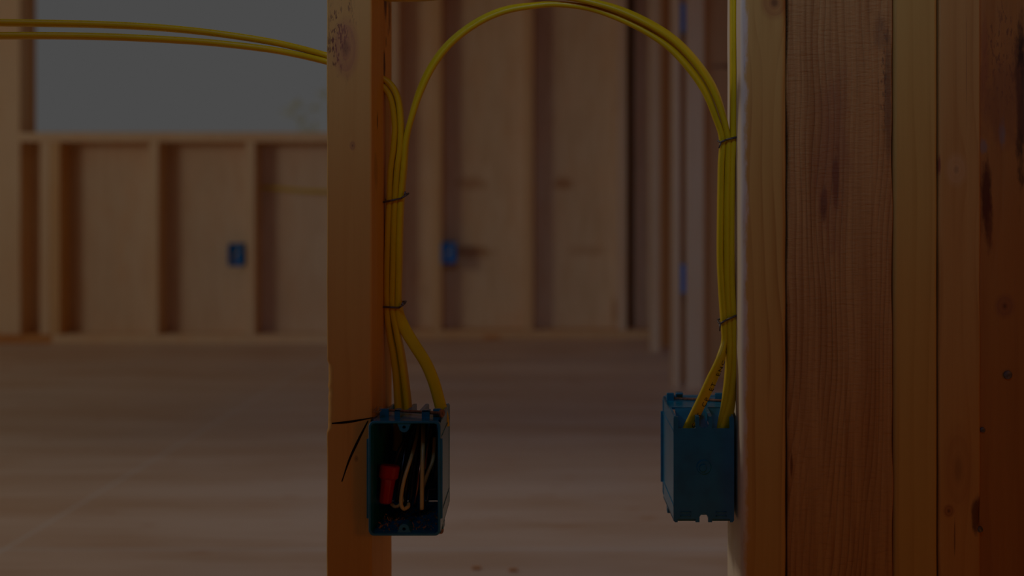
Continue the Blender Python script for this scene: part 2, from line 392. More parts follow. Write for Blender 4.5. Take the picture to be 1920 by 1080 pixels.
# left post
LX0, LX1 = (612-VX)/s2, (697-VX)/s2
def q(px, py): return Q(px, py, LX0, LX1)
def sd(px, py, ry, rz, st):
    Y = -.181*F/(px-VX); return (Y-.872, CZ-(py-VY)/F*Y, ry, rz, (.12, .035, .012), st, (LX1-LX0)/2)
def chipL(z):
    py = VY-(z-CZ)*s2
    if py < 676 or py > 806: return 0
    u = min(1, (py-676)/8, (806-py)/3)
    return .0042*u*(1+.35*noise.noise(Vector((z*90, 1, 1))))
M_left = wood('left_post_wood', (.82, .41, .085), (.60, .21, .025), seed=2, ring=55, rsoft=.3, streak=.3, sway=.01, bump=.3,
    knots=((*q(648, 90), .012, .028, (.50, .15, .07), .55, .8), (*q(661, 273), .0028, .0045, (.45, .16, .06), .6, 2.0), (*q(668, 860), .002, .003, (.35, .12, .03), .5, 1.5)),
    stains=((*q(633, 75), .011, .036, (.18, .045, .015), .9, 1), (*q(640, 55), .016, .05, (.22, .07, .02), .6, 1)),
    side=(sd(723, 8, .010, .022, .9), sd(730, 22, .008, .02, .6), sd(721, 125, .006, .018, .9), sd(708, 228, .0035, .009, .75), sd(728, 60, .003, .006, .6), sd(724, 78, .002, .006, .8), sd(705, 320, .01, .02, .25)))
lp, lorg = column('wall_stud', 'left foreground post with a chipped edge and a blue box nailed to its side', LX0, LX1, .872, .961, 0, 2.44, M_left, r=.0022, chip=chipL, seed=1)
# cable hole in the left post and felt pen marks
def stroke(name, pts, r, parent, org):
    bm = bmesh.new()
    add_tube(bm, [Vector(p) for p in pts], r, 6, 6, lambda u: .55+.9*math.sin(PI*min(1, u*1.0+.05)) if u < .9 else .7)
    for v in bm.verts: v.co.y = .8718+(v.co.y-.8718)*.25
    return obj(name, bm, M_mark, parent)
def onL(px, py): p = P(px, py, .8718); return p
for nm, pts in (('pen_mark', [onL(622, 794), onL(655, 791), onL(700, 783)]), ('pen_mark', [onL(690, 789), onL(672, 825), onL(655, 862), onL(641, 903)])):
    o = stroke(nm, pts, .0007, lp, lorg); o.data.transform(Matrix.Translation(-Vector(lorg)))

# right post and the boards beside it
RX0, RX1 = (1389-VX)/s2, (1475-VX)/s2
def qr(px, py): return Q(px, py, RX0, RX1)
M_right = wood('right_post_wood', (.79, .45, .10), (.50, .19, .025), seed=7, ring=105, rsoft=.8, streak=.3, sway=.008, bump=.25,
    knots=((*qr(1452, 5), .013, .015, (.55, .22, .05), .85, 1.4),),
    stains=((*qr(1396, 118), .0006, .009, (.15, .06, .03), 1, 0), (*qr(1393, 25), .0006, .010, (.25, .10, .05), .8, 0)),
    side=((.045, .6, .4, 4, (.90, .72, .50), .9, (RX0-RX1)/2), ))  # pale band on the left face: sunlit brightness put into the wood colour
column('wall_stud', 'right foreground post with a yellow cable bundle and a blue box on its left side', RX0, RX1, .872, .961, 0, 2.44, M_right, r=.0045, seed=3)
X0, X1 = (1477-VX)/s2, (1673-VX)/s2
def q3(px, py): return Q(px, py, X0, X1)
M_rough = wood('rough_sawn_wood', (.72, .38, .115), (.36, .125, .025), seed=11, ring=190, rsoft=.7, streak=1.0, fine=380, saw=.16, bump=.9, sway=.014, rough=.8, slant=-.06,
    stains=((*q3(1567, 330), .004, .034, (.13, .04, .02), .9, 0), (*q3(1545, 385), .004, .018, (.13, .04, .02), .9, 0), (*q3(1560, 300), .020, .10, (.46, .18, .07), .5, 0),
            (*q3(1655, 140), .005, .06, (.16, .08, .04), .6, 1), (*q3(1665, 180), .004, .06, (.16, .08, .04), .5, 0), (*q3(1650, 60), .008, .02, (.2, .1, .05), .35, 0), (*q3(1484, 870), .0015, .014, (.18, .05, .01), .8, 0)))
column('rough_post', 'wide rough sawn post with dark streaks, right of the bundled cables', X0, X1, .8715, .961, 0, 2.44, M_rough, 'post', r=.0012, wob=.0016, seed=9)
X0, X1 = (1676-VX)/s2, (1758-VX)/s2
M_smooth = wood('smooth_yellow_wood', (.77, .46, .10), (.56, .26, .04), seed=17, ring=80, rsoft=.5, streak=.3, bump=.12, sway=.004)
column('wall_stud', 'smooth yellowish stud between the rough post and the knotty board', X0, X1, .8725, .961, 0, 2.44, M_smooth, r=.0028, seed=12)
X0, X1 = (1760.5-VX)/s2, (1838-VX)/s2
def q5(px, py): return Q(px, py, X0, X1)
M_knotty = wood('knotty_wood', (.73, .39, .10), (.50, .19, .03), seed=23, ring=70, rsoft=.5, streak=.35, bump=.3, sway=.009,
    knots=((*q5(1793, 318), .011, .016, (.80, .48, .20), .45, 1.6), (*q5(1797, 880), .014, .040, (.46, .17, .05), .35, 1.2), (*q5(1779, 958), .005, .006, (.36, .11, .03), .7, 1.2)),
    stains=((*q5(1832, 965), .006, .018, (.12, .04, .02), .85, 0), (*q5(1762, 310), .0012, .012, (.36, .08, .04), .8, 0), (*q5(1812, 145), .0004, .06, (.35, .15, .06), .7, 0), (*q5(1790, 1000), .0008, .02, (.2, .07, .02), .7, 0)))
kb, korg = column('wall_stud', 'reddish knotty stud with a pale knot and a bent nail low on its right edge', X0, X1, .872, .961, 0, 2.44, M_knotty, r=.0014, seed=21,
    gouge=lambda z: .006*math.exp(-((VY-(z-CZ)*s2-968)/22)**2))
X0, X1 = (1839-VX)/s2, .46
def q6(px, py): return Q(px, py, X0, X1)
M_bark2 = wood('bark_edged_wood', (.54, .23, .05), (.34, .105, .02), seed=31, ring=38, rsoft=.45, streak=.4, bump=.5, sway=.012,
    knots=((*q6(1888, 575), .010, .012, (.36, .13, .05), .8, 1.2), ),
    stains=((*q6(1852, 365), .006, .046, (.10, .02, .008), .9, 0), (*q6(1858, 420), .005, .03, (.14, .03, .01), .7, 0), (*q6(1918, 170), .006, .09, (.03, .015, .01), .95, 0), (*q6(1885, 110), .022, .06, (.22, .08, .03), .7, 1), (*q6(1884, 250), .004, .014, (.30, .24, .20), .7, 0),
            (*q6(1890, 190), .03, .05, (.30, .11, .04), .5, 0), (*q6(1848, 275), .005, .008, (.28, .22, .18), .6, 0), (*q6(1850, 100), .004, .05, (.40, .13, .04), .6, 0)))
fb, forg = column('wall_stud', 'dark knotty board with bark patches at the right picture edge', X0, X1, .8765, .961, 0, 2.44, M_bark2, r=.001, wob=.001, seed=27)

# nails in the boards on the right
def nail(name, label, p, q_, r, hr, mat, n=14):
    p = Vector(p); q_ = Vector(q_); d = (q_-p).normalized()
    e = empty(name, label, 'nail', p)
    bm = bmesh.new(); add_cyl(bm, d*.0008, q_-p, r, r*.8, n); add_cyl(bm, q_-p, q_-p+d*.004, r*.8, .0001, n); obj('shank', bm, mat, e, auto=40)
    bm = bmesh.new(); add_cyl(bm, -d*.0006, d*.0012, hr*.96, hr, n); add_cyl(bm, -d*.001, -d*.0006, hr*.7, hr*.96, n); obj('head', bm, mat, e, auto=40)
    return e
p = P(1890, 703, .8755); nail('nail', 'round grey nail head in the dark board at the right edge', p, p+Vector((0, .06, 0)), .0018, .0036, M_nailgrey)
p = P(1842.5, 806, .8755); nail('nail', 'small dark nail end in the seam left of the round nail head', p, p+Vector((0, .05, 0)), .0012, .0022, M_nailgrey)
p = P(1838, 992, .873); nail('nail', 'bent shiny nail in the gouged corner low on the knotty stud', p, P(1816, 1000, .884), .0013, .0026, M_nailgrey)

# ------------------------------------------------------------------ blue electrical boxes
def rrect(hx, hz, r, n=5, cx=0, cz=0):
    out = []
    for (sx, sz, a0) in ((1, 1, 0), (-1, 1, PI/2), (-1, -1, PI), (1, -1, 1.5*PI)):
        for j in range(n+1):
            a = a0+PI/2*j/n; out.append((cx+sx*(hx-r)+r*math.cos(a), cz+sz*(hz-r)+r*math.sin(a)))
    return out
def blue_box(label, loc, rz, group=None, full=True):
    hx, hz, D = .02925, .04675, .084
    bx, bz = .0255, .0446
    e = empty('electrical_box', label, 'electrical box', loc, group); e.rotation_euler = (0, 0, rz)
    bm = bmesh.new()
    # rim ring with rounded corners
    o0, i0 = rrect(hx, hz, .0045), rrect(hx-.0022, hz-.0022, .003)
    o1, i1 = rrect(hx-.0002, hz-.0002, .0045), rrect(hx-.0022, hz-.0022, .003)
    R = [[bm.verts.new((x, y, z)) for x, z in pp] for pp, y in ((o0, .0006), (o1, .007), (i1, .007), (i0, .0006), (rrect(hx-.0017, hz-.0017, .0034), 0), (rrect(hx-.0005, hz-.0005, .0043), 0))]
    n = len(R[0])
    for k in range(6):
        a, b = R[k], R[(k+1) % 6]
        for j in range(n): bm.faces.new((a[j], a[(j+1) % n], b[(j+1) % n], b[j]))
    def wall(c):                                    # hexahedron of 8 corners, front quad then back quad
        v = [bm.verts.new(p) for p in c]
        for f in ((0, 1, 2, 3), (7, 6, 5, 4), (0, 4, 5, 1), (1, 5, 6, 2), (2, 6, 7, 3), (3, 7, 4, 0)): bm.faces.new([v[i] for i in f])
    t = .0020; y0 = .0065
    def X(y): return hx-.0003-(hx-bx)*y/D
    def Z(y): return hz-.0003-(hz-bz)*y/D
    for s in (1, -1):                                # side walls
        wall([(s*X(y0), y0, -Z(y0)), (s*X(y0), y0, Z(y0)), (s*(X(y0)-t), y0, Z(y0)), (s*(X(y0)-t), y0, -Z(y0)),
              (s*X(D), D, -Z(D)), (s*X(D), D, Z(D)), (s*(X(D)-t), D, Z(D)), (s*(X(D)-t), D, -Z(D))])
    ye = .050
    wall([(-X(y0), y0, Z(y0)), (X(y0), y0, Z(y0)), (X(y0), y0, Z(y0)-t), (-X(y0), y0, Z(y0)-t), (-X(ye), ye, Z(ye)), (X(ye), ye, Z(ye)), (X(ye), ye, Z(ye)-t), (-X(ye), ye, Z(ye)-t)])
    for s in (1, -1):                                # webs beside the two cable slots
        for xa in (.0040, ):
            wall([(s*xa, ye-.001, Z(ye)), (s*(xa+.003), ye-.001, Z(ye)), (s*(xa+.003), ye-.001, Z(ye)-.006), (s*xa, ye-.001, Z(ye)-.006),
                  (s*xa, D, Z(D)), (s*(xa+.003), D, Z(D)), (s*(xa+.003), D, Z(D)-.006), (s*xa, D, Z(D)-.006)])
    wall([(-.0042, ye-.001, Z(ye)-.001), (.0042, ye-.001, Z(ye)-.001), (.0042, ye-.001, Z(ye)-.0025), (-.0042, ye-.001, Z(ye)-.0025), (-.0042, D, Z(D)-.0092), (.0042, D, Z(D)-.0092), (.0042, D, Z(D)-.0110), (-.0042, D, Z(D)-.0110)])
    yb = .064
    wall([(-X(y0), y0, -Z(y0)), (X(y0), y0, -Z(y0)), (X(y0), y0, -Z(y0)+t), (-X(y0), y0, -Z(y0)+t), (-X(yb), yb, -Z(yb)), (X(yb), yb, -Z(yb)), (X(yb), yb, -Z(yb)+t), (-X(yb), yb, -Z(yb)+t)])
    wall([(-.006, .063, -Z(.063)+.0002), (.006, .063, -Z(.063)+.0002), (.006, .063, -Z(.063)+.0018), (-.006, .063, -Z(.063)+.0018), (-.006, D, -Z(D)+.0078), (.006, D, -Z(D)+.0078), (.006, D, -Z(D)+.0092), (-.006, D, -Z(D)+.0092)])
    for s in (1, -1):
        wall([(s*X(yb), yb, -Z(yb)), (s*.0045, yb, -Z(yb)), (s*.0045, yb, -Z(yb)+t), (s*X(yb), yb, -Z(yb)+t), (s*X(.083), .083, -Z(.083)), (s*.0045, .083, -Z(.083)), (s*.0045, .083, -Z(.083)+t), (s*X(.083), .083, -Z(.083)+t)])
    # back panel with prongs, slots and notch
    T, L, B, U = bz, bz-.0105, -bz, -bz+.0027
    pr = [(-bx, B+.0015), (-bx, T-.0015), (-bx+.0012, T), (-bx+.0040, T-.0008), (-bx+.0040, L), (-.0070, L), (-.0070, T-.0012), (-.0062, T-.0004), (-.0040, T-.0004), (-.0040, L+.003), (-.0028, L+.0012), (-.001, L+.0006),
          (.001, L+.0006), (.0028, L+.0012), (.0040, L+.003), (.0040, T-.0004), (.0062, T-.0004), (.0070, T-.0012), (.0070, L), (bx-.0040, L), (bx-.0040, T-.0008), (bx-.0012, T), (bx, T-.0015),
          (bx, B+.0015), (bx-.0012, B), (bx-.0035, B), (bx-.0035, U), (.0070, U), (.0070, B), (.0036, B), (.0036, B+.0045), (.0022, B+.0066), (0, B+.0072), (-.0022, B+.0066), (-.0036, B+.0045), (-.0036, B), (-.0070, B), (-.0070, U), (-bx+.0035, U), (-bx+.0035, B), (-bx+.0012, B)]
    add_prism(bm, pr, D-.001, D+.0016)
    for s in (1, -1):                                # side ridges and rim flanges
        wall([(s*(hx-.001), .001, -.0333), (s*(hx-.001), .001, .0327), (s*(hx+.0017), .001, .0318), (s*(hx+.0017), .001, -.0325),
              (s*(hx-.001), .0035, -.0333), (s*(hx-.001), .0035, .0327), (s*(hx+.0015), .0035, .0318), (s*(hx+.0015), .0035, -.0325)])
        for zz in (.0312, -.0312):
            wall([(s*(X(.006)-.0005), .006, zz-.0005), (s*(X(.006)-.0005), .006, zz+.0005), (s*(X(.006)+.0005), .006, zz+.0005), (s*(X(.006)+.0005), .006, zz-.0005),
                  (s*(X(D)-.0005), D, zz-.0005), (s*(X(D)-.0005), D, zz+.0005), (s*(X(D)+.0005), D, zz+.0005), (s*(X(D)+.0005), D, zz-.0005)])
    if not full: add_box(bm, (-.026, .028, -.042), (.026, .030, .042))  # added plate closes the far boxes so their inside looks lit blue
    obj('shell', bm, M_blue if full else M_blue_daylit, e, auto=40)
    if not full:
        e.scale = (1, .8, 1)
        bm = bmesh.new(); add_tube(bm, [Vector((.005, .03, .03)), Vector((.012, .006, .012)), Vector((-.004, .004, -.002)), Vector((.003, .006, -.03))], .003, 6, 4)
        obj('wire_end', bm, M_tan, e, smooth=True); return e
    # screw lugs at top and bottom of the opening
    for s in (1, -1):
        bm = bmesh.new(); cz = s*.0415
        pts = [(.0042*math.cos(a)-.0005, cz+s*(-.0042)*math.sin(a)) for a in [PI*j/10 for j in range(11)]]
        pts = pts + [(-.0065, s*.0452), (.0055, s*.0452)]
        # ring with a hole: lug outline bridged to a bore
        bore = [(.0014*math.cos(a)-.0005, cz+.0014*math.sin(a)) for a in [2*PI*j/16 for j in range(16)]]
        a_ = [bm.verts.new((x, .0012, z)) for x, z in pts]; b_ = [bm.verts.new((x, .0012, z)) for x, z in bore]
        ed = [bm.edges.new((l[i], l[(i+1) % len(l)])) for l in (a_, b_) for i in range(len(l))]
        r = bmesh.ops.triangle_fill(bm, edges=ed, use_beauty=True)
        fs = [g for g in r['geom'] if isinstance(g, bmesh.types.BMFace)]
        ex = bmesh.ops.extrude_face_region(bm, geom=fs)
        bmesh.ops.translate(bm, vec=(0, .012, 0), verts=[g for g in ex['geom'] if isinstance(g, bmesh.types.BMVert)])
        lug = obj('screw_lug', bm, M_blue, e)
        bm = bmesh.new(); add_cyl(bm, (-.0005, .008, cz), (-.0005, .0085, cz), .0014, n=12); obj('screw_hole', bm, M_mark, lug)
    # round knockout on the back
    bm = bmesh.new()
    add_cyl(bm, (0, D+.0012, .002), (0, D+.0028, .002), .0066, .0056, 28); o = obj('knockout', bm, M_blue, e, auto=30)
    bm = bmesh.new(); add_cyl(bm, (.001, D+.0024, .0015), (.001, D+.0042, .0015), .0036, .0028, 20); obj('knockout_boss', bm, M_blue, o, auto=30)
    # embossed marks at the foot of the back panel
    for x in (-.0145, .0155):
        bm = bmesh.new()
        for a, b in (((x-.0045, -.0395), (x+.0045, -.0387)), ((x-.0045, -.0362), (x+.0040, -.0356)), ((x-.0046, -.0395), (x-.0040, -.0356)), ((x+.0036, -.0395), (x+.0042, -.0350))):
            add_box(bm, (a[0], D+.0010, a[1]), (b[0], D+.0022, b[1]))
        obj('embossed_mark', bm, M_blue, e)
    # cable clamp flaps sloping down into the slots
    for s in (1, -1):
        bm = bmesh.new()
        v = [bm.verts.new(p) for p in [(s*.0075, ye, .0432), (s*.0215, ye, .0432), (s*.0215, D-.012, .0300), (s*.0075, D-.012, .0300)]]
        f = bm.faces.new(v); ex = bmesh.ops.extrude_face_region(bm, geom=[f]); bmesh.ops.translate(bm, vec=(0, .0008, .0012), verts=[g for g in ex['geom'] if isinstance(g, bmesh.types.BMVert)])
        obj('clamp_flap', bm, M_blue_in, e)
    # nail guides on top
    gl = bmesh.new()
    for x, w_, y, hgt in ((-.0085, .0045, .0145, .0068), (.0150, .0065, .0145, .0062)):
        add_box(gl, (x-w_/2, y, Z(y)-.0005), (x+w_/2, y+.0022, Z(y)+hgt), .0004, 1)
        add_box(gl, (x-w_/2, y, Z(y)+hgt-.0015), (x+w_/2, y+.0075, Z(y)+hgt), .0004, 1)
    for x, w_ in ((-.0205, .0075), (.0235, .0065)):
        add_box(gl, (x-w_/2, .0205, Z(.02)-.0005), (x+w_/2, .0235, Z(.02)+.0066), .0004, 1)
    obj('nail_guide', gl, M_blue, e)
    gl = bmesh.new()
    for x in (.0235, ): add_box(gl, (x-.004, .030, -Z(.03)-.0050), (x+.004, .040, -Z(.03)+.0005), .0004, 1)
    obj('nail_guide', gl, M_blue, e)
    return e
LB = Vector((-.15175, .859, .37125)); RB = Vector((.0950, .974, .37125))
lbox = blue_box('open blue electrical box full of wires, nailed to the left post', LB, 0)
rbox = blue_box('blue electrical box seen from behind, nailed to the right post', RB, PI)
blue_box('small blurred blue box on the low wall under the window', (xl(443.5), YL-.013, .6-(477.5-VY)/sL), 0, full=False)
blue_box('small blurred blue box on the far wall between the posts', (xm(840)+.0035, YM-.013, .6-(474-VY)/sM), 0, full=False)
blue_box('thin blue box seen edge on, low beside the pale partition stud', (.281, 3.363, .342), -PI/2, full=False)
blue_box('thin blue box seen edge on at the top of the picture, beside the partition stud', (.281, 3.363, 1.168), -PI/2, full=False)

# nails that hold the boxes
nail('nail', 'long rusty nail across the top of the open blue box', P(829, 775, .873), P(709, 768, .900), .0014, .0034, M_rust)
nail('nail', 'rusty nail at the bottom of the open blue box', P(827, 994, .893), P(690, 985, .93), .0014, .0032, M_rust)
nail('nail', 'long rusty nail across the top of the box on the right post', P(1262, 747, .957), P(1392, 753, .94), .0014, .0030, M_rust)
nail('nail', 'rusty nail at the bottom left of the box on the right post', P(1257, 951, .945), P(1400, 951, .93), .0014, .0034, M_rust)
# torn wood where the nail enters the left post
bm = bmesh.new(); random.seed(8)
for k in range(16):
    c = P(random.uniform(703, 713), random.uniform(764, 780), .8705+random.random()*.004)
    u = Vector((random.gauss(.5, .4), random.gauss(-.2, .3), random.gauss(.6, .5))).normalized(); v = u.orthogonal().normalized(); L = random.uniform(.0012, .0032)
    vs = [bm.verts.new(c+u*L), bm.verts.new(c+v*L*.3), bm.verts.new(c-u*L), bm.verts.new(c-v*L*.25+u.cross(v)*L*.3)]
    for f in ((0, 1, 2), (0, 2, 3), (0, 3, 1), (1, 3, 2)): bm.faces.new([vs[i] for i in f])
o = obj('splintered_wood', bm, M_dust, lp); o.data.transform(Matrix.Translation(-Vector(lorg)))

# ------------------------------------------------------------------ yellow cables
HT, HW = .00262, .0052
YA, YB = .926, .903
def cable(label, pts, wd, group=None, name='power_cable', **kw):
    bm = bmesh.new(); pv = [P(*p) for p in pts]
    c, W = add_ribbon(bm, pv, kw.get('ht', HT), kw.get('hw', HW), wd, n=6)
    o = tag(obj(name, bm, M_yellow, smooth=True, origin=pv[0]), label, 'cable', group)
    return o, c, W
Yd = (0, 1, 0)
# two short arches out of the hole in the left post
cable('yellow cable out of the left post, inner of the two short arches',
      [(690, 152, YA), (712, 158, YA), (727, 172, YA), (736, 195, YA), (741, 235, YA), (739, 275, YA), (733, 320, YA), (731, 372, YA), (728.5, 430, YA), (726.5, 500, YA), (726.5, 575, YA), (731, 620, YA), (739, 660, YA), (745, 700, YA), (748.5, 750, YA), (750, 790, YA)],
      [Yd]*11+[(.15, 1, 0), (.4, 1, 0), (.6, 1, 0), (.75, 1, 0), (.8, 1, 0)])
cable('yellow cable out of the left post, outer of the two short arches',
      [(690, 136, YA), (714, 145, YA), (734, 160, YA), (747, 187, YA), (752, 230, YA), (751, 275, YA), (745.5, 320, YA), (742, 372, YA), (739.5, 430, YA), (738, 500, YA), (737, 575, YA), (744, 620, YA), (752, 660, YA), (758, 700, YA), (764, 750, YA), (767, 790, YA)],
      [Yd]*12+[(.1, 1, 0), (.15, 1, 0), (.2, 1, 0), (.3, 1, 0)])
# the arch between the posts
def tilt(x, y):
    if y > 275: return Yd
    dx, dz = x-1060, 330-y; L = math.hypot(dx, dz); k = .62*min(1, (275-y)/120)*min(1, .22+abs(dx)/170)
    return (dx/L*k, 1, dz/L*k)
A = [(832, 800), (829, 775), (823.5, 752), (813, 715), (798, 680), (778, 648), (760, 618), (749.5, 590), (747.5, 560), (748.5, 500), (750, 430), (752.5, 372), (758, 310), (762, 262), (773, 215), (790, 165), (814, 118), (848, 77), (895, 42), (945, 20), (1000, 10.5), (1045, 8), (1100, 14), (1150, 29), (1205, 54), (1253, 86), (1290, 124), (1322, 170), (1342, 220), (1354, 262), (1352, 310), (1350.5, 400), (1350, 480), (1352.5, 540), (1356.5, 600), (1358, 640), (1351, 672), (1336, 708), (1319, 745), (1301, 782), (1290, 806), (1284, 832)]
n = len(A); pts = []; wd = []
for i, (x, y) in enumerate(A):
    u = min(1, max(0, (x-760)/560)) if i > 12 else 0
    Yq = YA+(YB-YA)*u
    if i >= 36: Yq = YB-.006+(i-36)*.0006
    pts.append((x, y, Yq))
    if i <= 6: wd.append((.95, .35, .35))
    elif i == 7: wd.append((.45, .9, .15))
    elif i >= 37: wd.append((.9, .30, .38))
    elif i == 36: wd.append((.6, .7, .25))
    elif i == 35: wd.append((.2, 1, 0))
    elif 11 < i < 36: wd.append(tilt(x, y))
    else: wd.append(Yd)
arch, ac, aW = cable('yellow cable arching from the open blue box over to the right post', pts, wd)
cable('outer yellow cable of the arch, leaving through the top of the picture',
      [(700, -8, YA), (722, -4, YA), (745, -3, YA), (785, -3.5, YA), (830, -8, .92), (920, -24, .915), (1000, -16, .911), (1060, -6, .909), (1110, 4, .907), (1160, 18, .905), (1213, 42, YB), (1262, 73, YB), (1301, 112, YB), (1333, 158, YB), (1353, 208, YB), (1364.5, 262, YB), (1364, 310, YB), (1362, 400, YB), (1362, 480, YB), (1363, 540, YB), (1366, 600, YB), (1367.5, 650, YB), (1365, 700, YB), (1359, 750, .901), (1352, 790, .899), (1346, 830, .900)],
      [Yd]*6+[tilt(*p_) for p_ in ((1000, 16), (1060, 6), (1110, 4), (1160, 18), (1213, 42), (1262, 73), (1301, 112), (1333, 158), (1353, 208))]+[Yd]*7+[(-.05, 1, 0), (.1, 1, 0), (.25, 1, .1), (.3, 1, .1)])
cable('straight yellow cable running down the side of the right post',
      [(1374.5, -420, YB), (1374.5, -100, YB), (1374.5, 120, YB), (1374.3, 262, YB), (1372.5, 310, YB), (1371.5, 400, YB), (1371.5, 480, YB), (1372.5, 540, YB), (1375.5, 600, YB), (1377, 650, YB), (1375.5, 700, YB), (1372, 745, .900), (1364, 782, .897), (1356, 808, .896), (1350, 834, .898)],
      [Yd]*9+[Yd, (.15, 1, 0), (.5, .8, .2), (.85, .5, .45), (.8, .5, .6), (.8, .5, .6)])
# two cables leaving the left side of the left post
cable('upper of the two yellow cables crossing the bright window',
      [(-160, 44, .81), (-60, 42, .83), (0, 42.5, .84), (100, 44, .855), (200, 46.5, .87), (300, 52, .885), (400, 62, .90), (500, 77, .91), (560, 90, .918), (612, 104, YA), (660, 118, YA)], [Yd]*11)
cable('lower of the two yellow cables crossing the bright window',
      [(-160, 70, .81), (-60, 67.5, .83), (0, 67, .84), (100, 67, .855), (200, 69, .87), (300, 73.5, .885), (400, 80.5, .90), (500, 92, .91), (560, 103, .918), (612, 115.5, YA), (660, 129, YA)], [Yd]*11)

# printing along the flat side of the arch cable
cd = bpy.data.curves.new('print', 'FONT'); cd.size = .0062; cd.extrude = 0; cd.align_x = 'LEFT'; cd.space_character = 1.3; cd.body = 'CRT  CP  ET  ENC  CL'
to = bpy.data.objects.new('tmp_text', cd); C.objects.link(to); dg = bpy.context.evaluated_depsgraph_get()
me = bpy.data.meshes.new_from_object(to.evaluated_get(dg)); bpy.data.objects.remove(to)
seg = list(range(len(ac)-1, 0, -1)); arc = [0]
ring = [ac[i] for i in seg]; wr = [aW[i] for i in seg]
for a, b in zip(ring, ring[1:]): arc.append(arc[-1]+(b-a).length)
def along(s):
    for i in range(len(arc)-1):
        if arc[i+1] >= s:
            f = (s-arc[i])/(arc[i+1]-arc[i]); t = (ring[i+1]-ring[i]).normalized()
            return ring[i].lerp(ring[i+1], f), t, wr[i].lerp(wr[i+1], f)
for v in me.vertices:
    p, t, wv = along(.016+v.co.x); wv = (wv-t*wv.dot(t)).normalized(); nv = t.cross(wv)
    if nv.y > 0: nv = -nv
    lw = wv if wv.x < 0 else -wv
    v.co = p+lw*(v.co.y-.0042)+nv*(HT+.00012) - Vector(arch.location)
me.materials.append(M_mark)
o = bpy.data.objects.new('printed_lettering', me); C.objects.link(o); o.parent = arch; o['label'] = 'black lettering printed on the yellow jacket'

# staples
def staple(label, front, back_dx, tail=None):
    """front: photo points from the post outwards; then the crown turns back and returns to the post"""
    bm = bmesh.new(); f = [P(*p) for p in front]
    f0 = f[0]+Vector((-.010*back_dx, 0, 0)); o_ = f[-1]
    pts = [f0]+f+[o_+Vector((.0012*back_dx, .002, .001)), o_+Vector((.0008*back_dx, .011, .002)), f[0]+Vector((0, .0125, .002)), f0+Vector((0, .0125, .002))]
    for a, b in zip(pts, pts[1:]):
        add_cyl(bm, a, b, .0009, n=8)
    for p_ in pts[1:-1]: bmesh.ops.create_icosphere(bm, subdivisions=1, radius=.00095, matrix=Matrix.Translation(p_))
    if tail: add_cyl(bm, P(*tail[0]), P(*tail[1]), .0009, .0006, 8)
    return tag(obj('staple', bm, M_staple, origin=f0, smooth=True), label, 'staple')
FA, FB = YA-.0068, YB-.0068
staple('upper wire staple on the cables of the left post', [(719.5, 379, FA), (752, 372, FA), (760, 367, FA)], 1, ((758, 369, FA), (760, 359, FA)))
staple('lower wire staple on the cables of the left post', [(719.5, 575.5, FA), (748, 577, FA), (755, 572, FA)], 1, ((753, 574, FA), (755, 567, FA)))
staple('upper wire staple on the cables of the right post', [(1380, 257.5, FB), (1362, 262, FB), (1351, 267, FB)], -1, ((1352, 266, FB), (1348, 278, FB)))
staple('lower wire staple on the cables of the right post', [(1379.5, 592, FB), (1362, 600, FB), (1350.5, 607, FB)], -1, ((1350.5, 607, FB), (1349.5, 621, FB)))

# ------------------------------------------------------------------ inside the open box
def wire(name, label, pts, r, mat, cat='wire', group=None):
    bm = bmesh.new(); pv = [P(*p) for p in pts]; add_tube(bm, pv, r, 10, 8)
    return tag(obj(name, bm, mat, smooth=True, origin=pv[0]), label, cat, group)
wire('insulated_wire', 'tan wire with a hooked end in the open blue box', [(786, 790, .925), (781, 822, .900), (771, 858, .885), (759, 895, .876), (753, 925, .873), (752, 945, .872), (757, 954, .873), (765, 950, .876), (766, 945, .880)], .0016, M_tan)
wire('insulated_wire', 'straight tan wire hanging down in the open blue box', [(793, 780, .925), (793.5, 810, .892), (792.5, 860, .876), (791.5, 910, .872), (791, 955, .872)], .0018, M_tan)
wire('insulated_wire', 'shaded tan wire slanting behind the straight one', [(815, 820, .90), (812, 860, .893), (803, 885, .888), (796, 905, .888), (790, 925, .892)], .0016, M_tan)
wire('insulated_wire', 'short pale wire end beside the red wire connector', [(733, 944, .880), (741, 950, .880), (750, 946, .884), (762, 928, .892)], .0014, M_tan)
random.seed(5)
bl = [[(782, 785, .93), (768, 812, .905), (752, 838, .893), (742, 865, .89), (738, 900, .892)],
      [(778, 788, .93), (764, 820, .902), (757, 862, .890), (750, 900, .885), (744, 940, .89)],
      [(788, 785, .93), (776, 830, .90), (768, 870, .890), (762, 910, .884), (760, 945, .89)],
      [(790, 785, .93), (784, 830, .897), (777, 880, .888), (771, 930, .885), (768, 950, .89)],
      [(800, 785, .93), (795, 820, .90), (785, 870, .892), (781, 920, .888), (779, 950, .894)],
      [(810, 785, .93), (807, 830, .905), (802, 870, .896), (801, 905, .895)],
      [(816, 785, .93), (814, 830, .90), (813, 870, .895), (808, 900, .90)]]
labs = ['leftmost black wire curling towards the red connector', 'black wire just right of the red connector', 'black wire left of the hooked tan wire', 'black wire crossing behind the hooked tan wire',
        'black wire left of the straight tan wire', 'black wire right of the straight tan wire', 'rightmost black wire against the box side']
for p_, lb in zip(bl, labs): wire('insulated_wire', lb+' in the open box', p_, .0017, M_black)
wire('copper_wire', 'bare copper wire left of the straight tan wire in the open box', [(802, 790, .93), (796, 825, .903), (787, 880, .884), (783, 915, .882), (777, 945, .886)], .0009, M_copper)
wire('copper_wire', 'bare copper wire right of the straight tan wire in the open box', [(812, 788, .93), (806, 815, .90), (801, 845, .89), (797, 880, .888)], .0009, M_copper)
